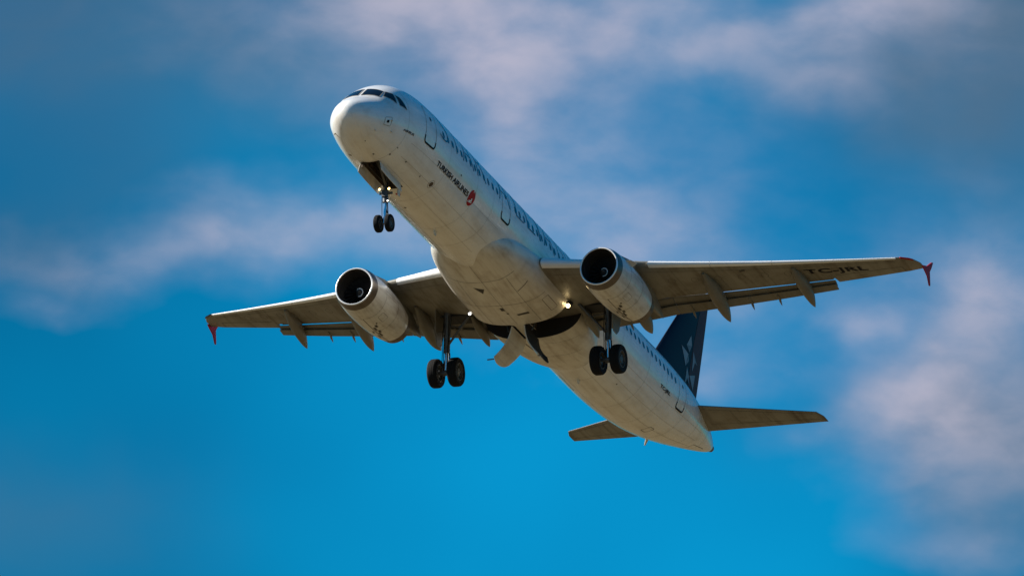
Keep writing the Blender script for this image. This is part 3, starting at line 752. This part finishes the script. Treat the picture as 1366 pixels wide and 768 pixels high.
    tl = mid+Vector((.42, 0, -.42))     # torque links
    for dy in (-1, 1):
        mb.tube([mid+Vector((.12, dy*.10, -.05)), tl+Vector((0, dy*.03, 0))], .035, 0, 8); mb.tube([tl+Vector((0, dy*.03, 0)), A1+Vector((.1, dy*.10, .12))], .035, 0, 8)
    gear = link('main_landing_gear', mb.mesh('main_landing_gear'), root, ['steel', 'chrome', 'rubber'])
    mb = MB(); K0 = A0+ax_*.56+Vector((-.05, -s*.1, 0)); K1 = Vector((21.28, s*2.42, -1.22)); Km = (K0+K1)/2+Vector((0, 0, -.03))
    mb.tube([K0, Km], .055, 0, 12); mb.tube([Km, K1], .07, 0, 12); mb.tube([Km-Vector((.1, 0, 0)), Km+Vector((.1, 0, 0))], .06, 0, 10)
    mb.tube([Km, (A0+A1)/2+Vector((-.05, 0, .75))], .03, 0, 8)
    link('side_brace', mb.mesh('side_brace'), gear, ['steel'])
    mb = MB(); poly = [(21.15, -.98), (22.25, -1.02), (22.3, -1.6), (22.2, -2.45), (21.95, -2.72), (21.55, -2.7), (21.3, -2.2)]
    mb.prism(poly, s*4.20, s*4.235, 'y'); mb.tube([(21.75, s*4.2, -2.0), (21.75, s*3.9, -2.05)], .025, 1, 8); mb.tube([(21.7, s*4.2, -1.3), (21.65, s*3.9, -1.3)], .025, 1, 8)
    link('leg_door', mb.mesh('leg_door'), gear, ['pod', 'steel'])
    def wheel(c, r, w, parent):
        mb = MB(); n = 48; P = []
        prof_ = [(-.42, .60), (-.46, .70), (-.5, .82), (-.48, .92), (-.36, .985), (-.30, 1.0), (-.29, .985), (-.27, 1.0), (-.1, 1.008), (-.09, .99), (-.07, 1.008), (.07, 1.008), (.09, .99), (.1, 1.008), (.27, 1.0), (.29, .985), (.30, 1.0), (.36, .985), (.48, .92), (.5, .82), (.46, .70), (.42, .60)]
        rings = [[(c[0]+r*q*math.cos(2*PI*k/n), c[1]+p*w, c[2]+r*q*math.sin(2*PI*k/n)) for k in range(n)] for p, q in prof_]; mb.loft(rings, 0, (0, 0))
        rp = [(-.42, .60), (-.44, .55), (-.26, .50), (-.20, .3), (-.34, .24), (-.36, 0.01)]
        for sg in (-1, 1): mb.loft([[(c[0]+r*q*math.cos(2*PI*k/n), c[1]+sg*p*w, c[2]+r*q*math.sin(2*PI*k/n)) for k in range(n)] for p, q in rp], 1, (0, 0))
        mb.tube([(c[0], c[1]-w*.2, c[2]), (c[0], c[1]+w*.2, c[2])], r*.46, 2, 24)
        for k in range(9):
            a = 2*PI*k/9
            for sg in (-1, 1): mb.tube([(c[0]+r*.4*math.cos(a), c[1]+sg*w*.2, c[2]+r*.4*math.sin(a)), (c[0]+r*.4*math.cos(a), c[1]+sg*w*.29, c[2]+r*.4*math.sin(a))], r*.05, 2, 8)
        link('wheel', mb.mesh('wheel', False), parent, ['rubber', 'rim', 'dark'])
    for dy in (-.475, .475): wheel((A1.x, A1.y+dy, A1.z), .65, .44, gear)
    # centre gear door hinged at the keel, hanging open
    mb = MB(); n = 12; rings = []
    for x in np.linspace(20.72, 22.42, 9):
        f = (x-20.72)/1.7; L = 1.72*math.sin(PI*(.32+.5*f))**.5*(1 if f < .85 else 1-(f-.85)*1.2); outer = []; inner = []
        for k in range(n+1):
            t = k/n; a = rad(-66+30*t); px = .27+ .0; 
            yy = .27+L*(t*math.cos(rad(62))+.10*math.sin(PI*t)*math.sin(rad(62))*-1); zz = -2.47-L*(t*math.sin(rad(62))+.10*math.sin(PI*t)*math.cos(rad(62)))
            outer.append((x, s*yy, zz)); inner.append((x, s*(yy+.05*math.sin(rad(62))), zz+.05*math.cos(rad(62))))
        rings.append(outer+inner[::-1])
    mb.loft(rings); nr = 2*(n+1)
    for j in range(8*nr):
        if n+1 <= j % nr < nr-1: mb.m[j] = 2
    mb.tube([(21.0, s*.55, -2.6), (21.1, s*.9, -1.6)], .03, 1, 8)
    mb.tube([(20.75, s*1.05, -3.95), (20.55, s*1.28, -4.05)], .03, 1, 8)
    link('main_gear_door', mb.mesh('main_gear_door'), root, ['belly', 'steel', 'dark'])

    # ---------------------------------------------------------------- tailplane
    HY = [.2, 1.0, 2.5, 4.5, 6.05, 6.22]
    def hz(y): return .73+.0976*y
    def hLE(y): return 41.80+(y-6.18)*.60 if y <= 6.05 else 41.72+(y-6.05)*3.2
    def hTE(y): return 42.97+(y-6.26)*.215
    mb = MB(); mb.loft([section_ring((hLE(y), hz(y)), (hTE(y), hz(y)), .105 if y < 6.1 else .05, 18, -.005, s*y) for y in HY])
    hst = link('horizontal_stabiliser', mb.mesh('horizontal_stabiliser'), root, ['wing'], sharp=35)
    hb = BVHTree.FromPolygons([Vector(v) for v in mb.v], mb.f); HS = under(hb)
    mb = MB(); ribbon(mb, [(hTE(1.3)-.95, s*1.3), (hTE(6.0)-.42, s*6.0)], .022, HS); ribbon(mb, [(hLE(1.4)+.25, s*1.4), (hLE(5.9)+.16, s*5.9)], .014, HS)
    for y in (2.6, 3.9, 5.1): ribbon(mb, [(hLE(y)+.2, s*y), (hTE(y)-.6, s*y)], .010, HS)
    link('elevator_joint', mb.mesh('elevator_joint'), hst, ['seam'], sharp=0)

# ------------------------------------------------------------------ fin, rudder, star emblem
def fLE(z): return 36.02+(z-2.0)/1.150
def fTE(z): return 41.66+(z-2.0)*.163
def fin_ring(z, x0, x1, t, yaw=0):
    R_ = section_ring((x0, 0), (x1, 0), t, 16, 0)
    c = (x0+x1)/2; out = []
    for p in R_:
        q = p.z*(1 if p.z > 0 else 1/.6); out.append((p.x, q, z))
    return out
def hinge(z): return fLE(z)+(fTE(z)-fLE(z))*float(np.interp(z, [2, 7.85], [.79, .60]))
mb = MB(); rings = []
def thk(x, z):
    c = fTE(z)-fLE(z); q = (x-fLE(z))/c; return 5*.10*c*(.2969*math.sqrt(max(q, 0))-.1260*q-.3516*q*q+.2843*q**3-.1036*q**4)
def fring(z, a, b, n=14):
    xs_ = [a+(b-a)*(.5-.5*math.cos(PI*k/n)) for k in range(n+1)]
    return [(x, thk(x, z), z) for x in xs_[::-1]]+[(x, -thk(x, z), z) for x in xs_[1:]]
mb.loft([fring(z, fLE(z), hinge(z)) for z in (1.3, 2.2, 3.5, 5, 6.5, 7.6)]+[fring(7.85, fLE(7.85)+.25, hinge(7.85))])
fin = link('vertical_stabiliser', mb.mesh('vertical_stabiliser'), root, ['fin'], 'black tail fin with silver star emblem')
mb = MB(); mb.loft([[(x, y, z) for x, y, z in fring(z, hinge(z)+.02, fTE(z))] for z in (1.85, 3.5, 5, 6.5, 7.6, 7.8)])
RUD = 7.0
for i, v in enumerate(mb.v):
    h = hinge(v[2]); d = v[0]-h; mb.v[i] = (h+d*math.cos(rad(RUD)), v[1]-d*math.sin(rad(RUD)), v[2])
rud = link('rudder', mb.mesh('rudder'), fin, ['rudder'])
def FinS(sg):
    def S(x, z, o=0):
        y = thk(min(x, fTE(z)), z)+o; h = hinge(z)
        if x > h:
            d = x-h; return Vector((h+d*math.cos(rad(RUD)), sg*y-d*math.sin(rad(RUD)), z))
        return Vector((x, sg*y, z))
    return S
for sg in (-1, 1):
    S = FinS(sg); mb = MB()
    for poly, mi in (([(39.36, 4.14), (40.38, 4.09), (40.07, 3.41)], 0), ([(40.07, 3.41), (40.44, 4.09), (40.48, 3.77)], 1), ([(40.59, 5.09), (40.78, 4.66), (40.04, 4.42)], 0), ([(40.78, 4.66), (40.04, 4.42), (40.5, 4.22)], 1),
                     ([(41.04, 4.48), (41.56, 3.97), (41.28, 4.02)], 1), ([(41.04, 4.48), (41.28, 4.02), (41.0, 3.45)], 0), ([(40.31, 3.46), (40.69, 3.09), (40.47, 2.95), (40.16, 2.56)], 0), ([(40.69, 3.09), (40.47, 2.95), (40.78, 2.74)], 1), ([(40.74, 3.18), (41.38, 3.44), (41.22, 2.62)], 0)):
        P = [(p[0]+(q[0]-p[0])*i/5, p[1]+(q[1]-p[1])*i/5) for p, q in zip(poly, poly[1:]+poly[:1]) for i in range(5)]
        patch(mb, P, S, .012, mi)
    link('star_emblem', mb.mesh('star_emblem', False), fin, ['silver', 'silver2'], sharp=0)

# ------------------------------------------------------------------ nose gear
mb = MB(); N0 = Vector((4.98, 0, -1.35)); N1 = Vector((5.07, 0, -4.02)); d = N1-N0
mb.tube([N0, N0+d*.6], [.11, .095], 0, 16); mb.tube([N0+d*.58, N1], .055, 1, 14); mb.tube([N1+Vector((0, -.3, 0)), N1+Vector((0, .3, 0))], .05, 0, 12); mb.tube([N0+d*.56, N0+d*.64], .13, 0, 16)
mb.tube([N0+d*.35+Vector((-.08, 0, 0)), Vector((3.7, 0, -1.4))], .06, 0, 10)      # drag brace
for dy in (-.2, .2): mb.tube([N0+d*.3+Vector((0, 0, 0)), Vector((4.1, dy*1.4, -1.3))], .04, 0, 8)
for dy in (-1, 1):
    t0 = N0+d*.62+Vector((.08, dy*.06, 0)); tm = N0+d*.78+Vector((.32, dy*.02, 0)); mb.tube([t0, tm], .025, 0, 8); mb.tube([tm, N1+Vector((.06, dy*.07, .12))], .025, 0, 8)
mb.tube([N0+d*.48+Vector((0, -.3, 0)), N0+d*.48+Vector((0, .3, 0))], .055, 0, 10); mb.box(N0+d*.5+Vector((-.1, 0, 0)), (.14, .26, .3), 0)
for dy in (-.09, .09): mb.tube([N0+d*.3+Vector((-.1, dy, 0)), N0+d*.6+Vector((-.13, dy*1.3, 0)), N1+Vector((-.06, dy, .3))], .014, 2, 6)
ng = link('nose_landing_gear', mb.mesh('nose_landing_gear'), root, ['steel', 'chrome', 'rubber'])
for dy in (-.255, .255): wheel((N1.x, dy, N1.z), .385, .23, ng)
for p, r, mt in (((4.80, .22, -2.52), .055, 'lampy'), ((4.80, -.22, -2.52), .055, 'lampy'), ((4.88, -.17, -3.05), .028, 'lampw')):
    p = Vector(p); mb = MB(); mb.tube([p+Vector((.12, 0, .0)), p+Vector((.03, 0, 0)), p], [r*.6, r*1.05, r*1.1], 0, 18, (1, 0)); mb.tube([p+Vector((.0, 0, 0)), p-Vector((.012, 0, 0))], [r, r*.8], 1, 18)
    mb.tube([p+Vector((.1, 0, 0)), Vector((N0+d*((p.z-N0.z)/d.z)))], .02, 0, 6)
    link('taxi_light', mb.mesh('taxi_light'), ng, ['steel', mt])
for sd in (-1, 1):
    mb = MB(); rings = []
    for x in np.linspace(3.08, 5.45, 8):
        zt_ = prof(x)[1]+.05; Lh = .42
        rings.append([(x, sd*.43, zt_), (x, sd*.50, zt_-Lh*.6), (x, sd*.53, zt_-Lh), (x, sd*.555, zt_-Lh), (x, sd*.525, zt_-Lh*.6), (x, sd*.455, zt_)])
    mb.loft(rings); link('nose_gear_door', mb.mesh('nose_gear_door'), root, ['cowl'])
    mb = MB(); mb.prism([(5.5, -2.06), (5.85, -2.06), (5.82, -2.5), (5.55, -2.5)], sd*.30, sd*.32, 'y'); link('nose_gear_door', mb.mesh('nose_gear_door'), root, ['cowl'])
mb = MB(); mb.box((3.06, .36, -2.05), (.04, .06, .28), 0); mb.tube([(3.1, .3, -1.5), (3.1, .3, -2.1)], .02, 0, 8)
for x in (3.5, 4.0, 4.5): mb.box((x, .40, -1.75), (.05, .05, .5), 0)
for z in (-1.3, -1.6, -1.85): mb.tube([(3.2, .38, z), (5.6, .38, z)], .018, 1, 6); mb.tube([(3.2, -.38, z), (5.6, -.38, z)], .018, 1, 6)
link('bay_framework', mb.mesh('bay_framework'), fuselage, ['bayrust', 'steel'])

scene.render.engine = 'CYCLES'
scene.cycles.use_denoising = True
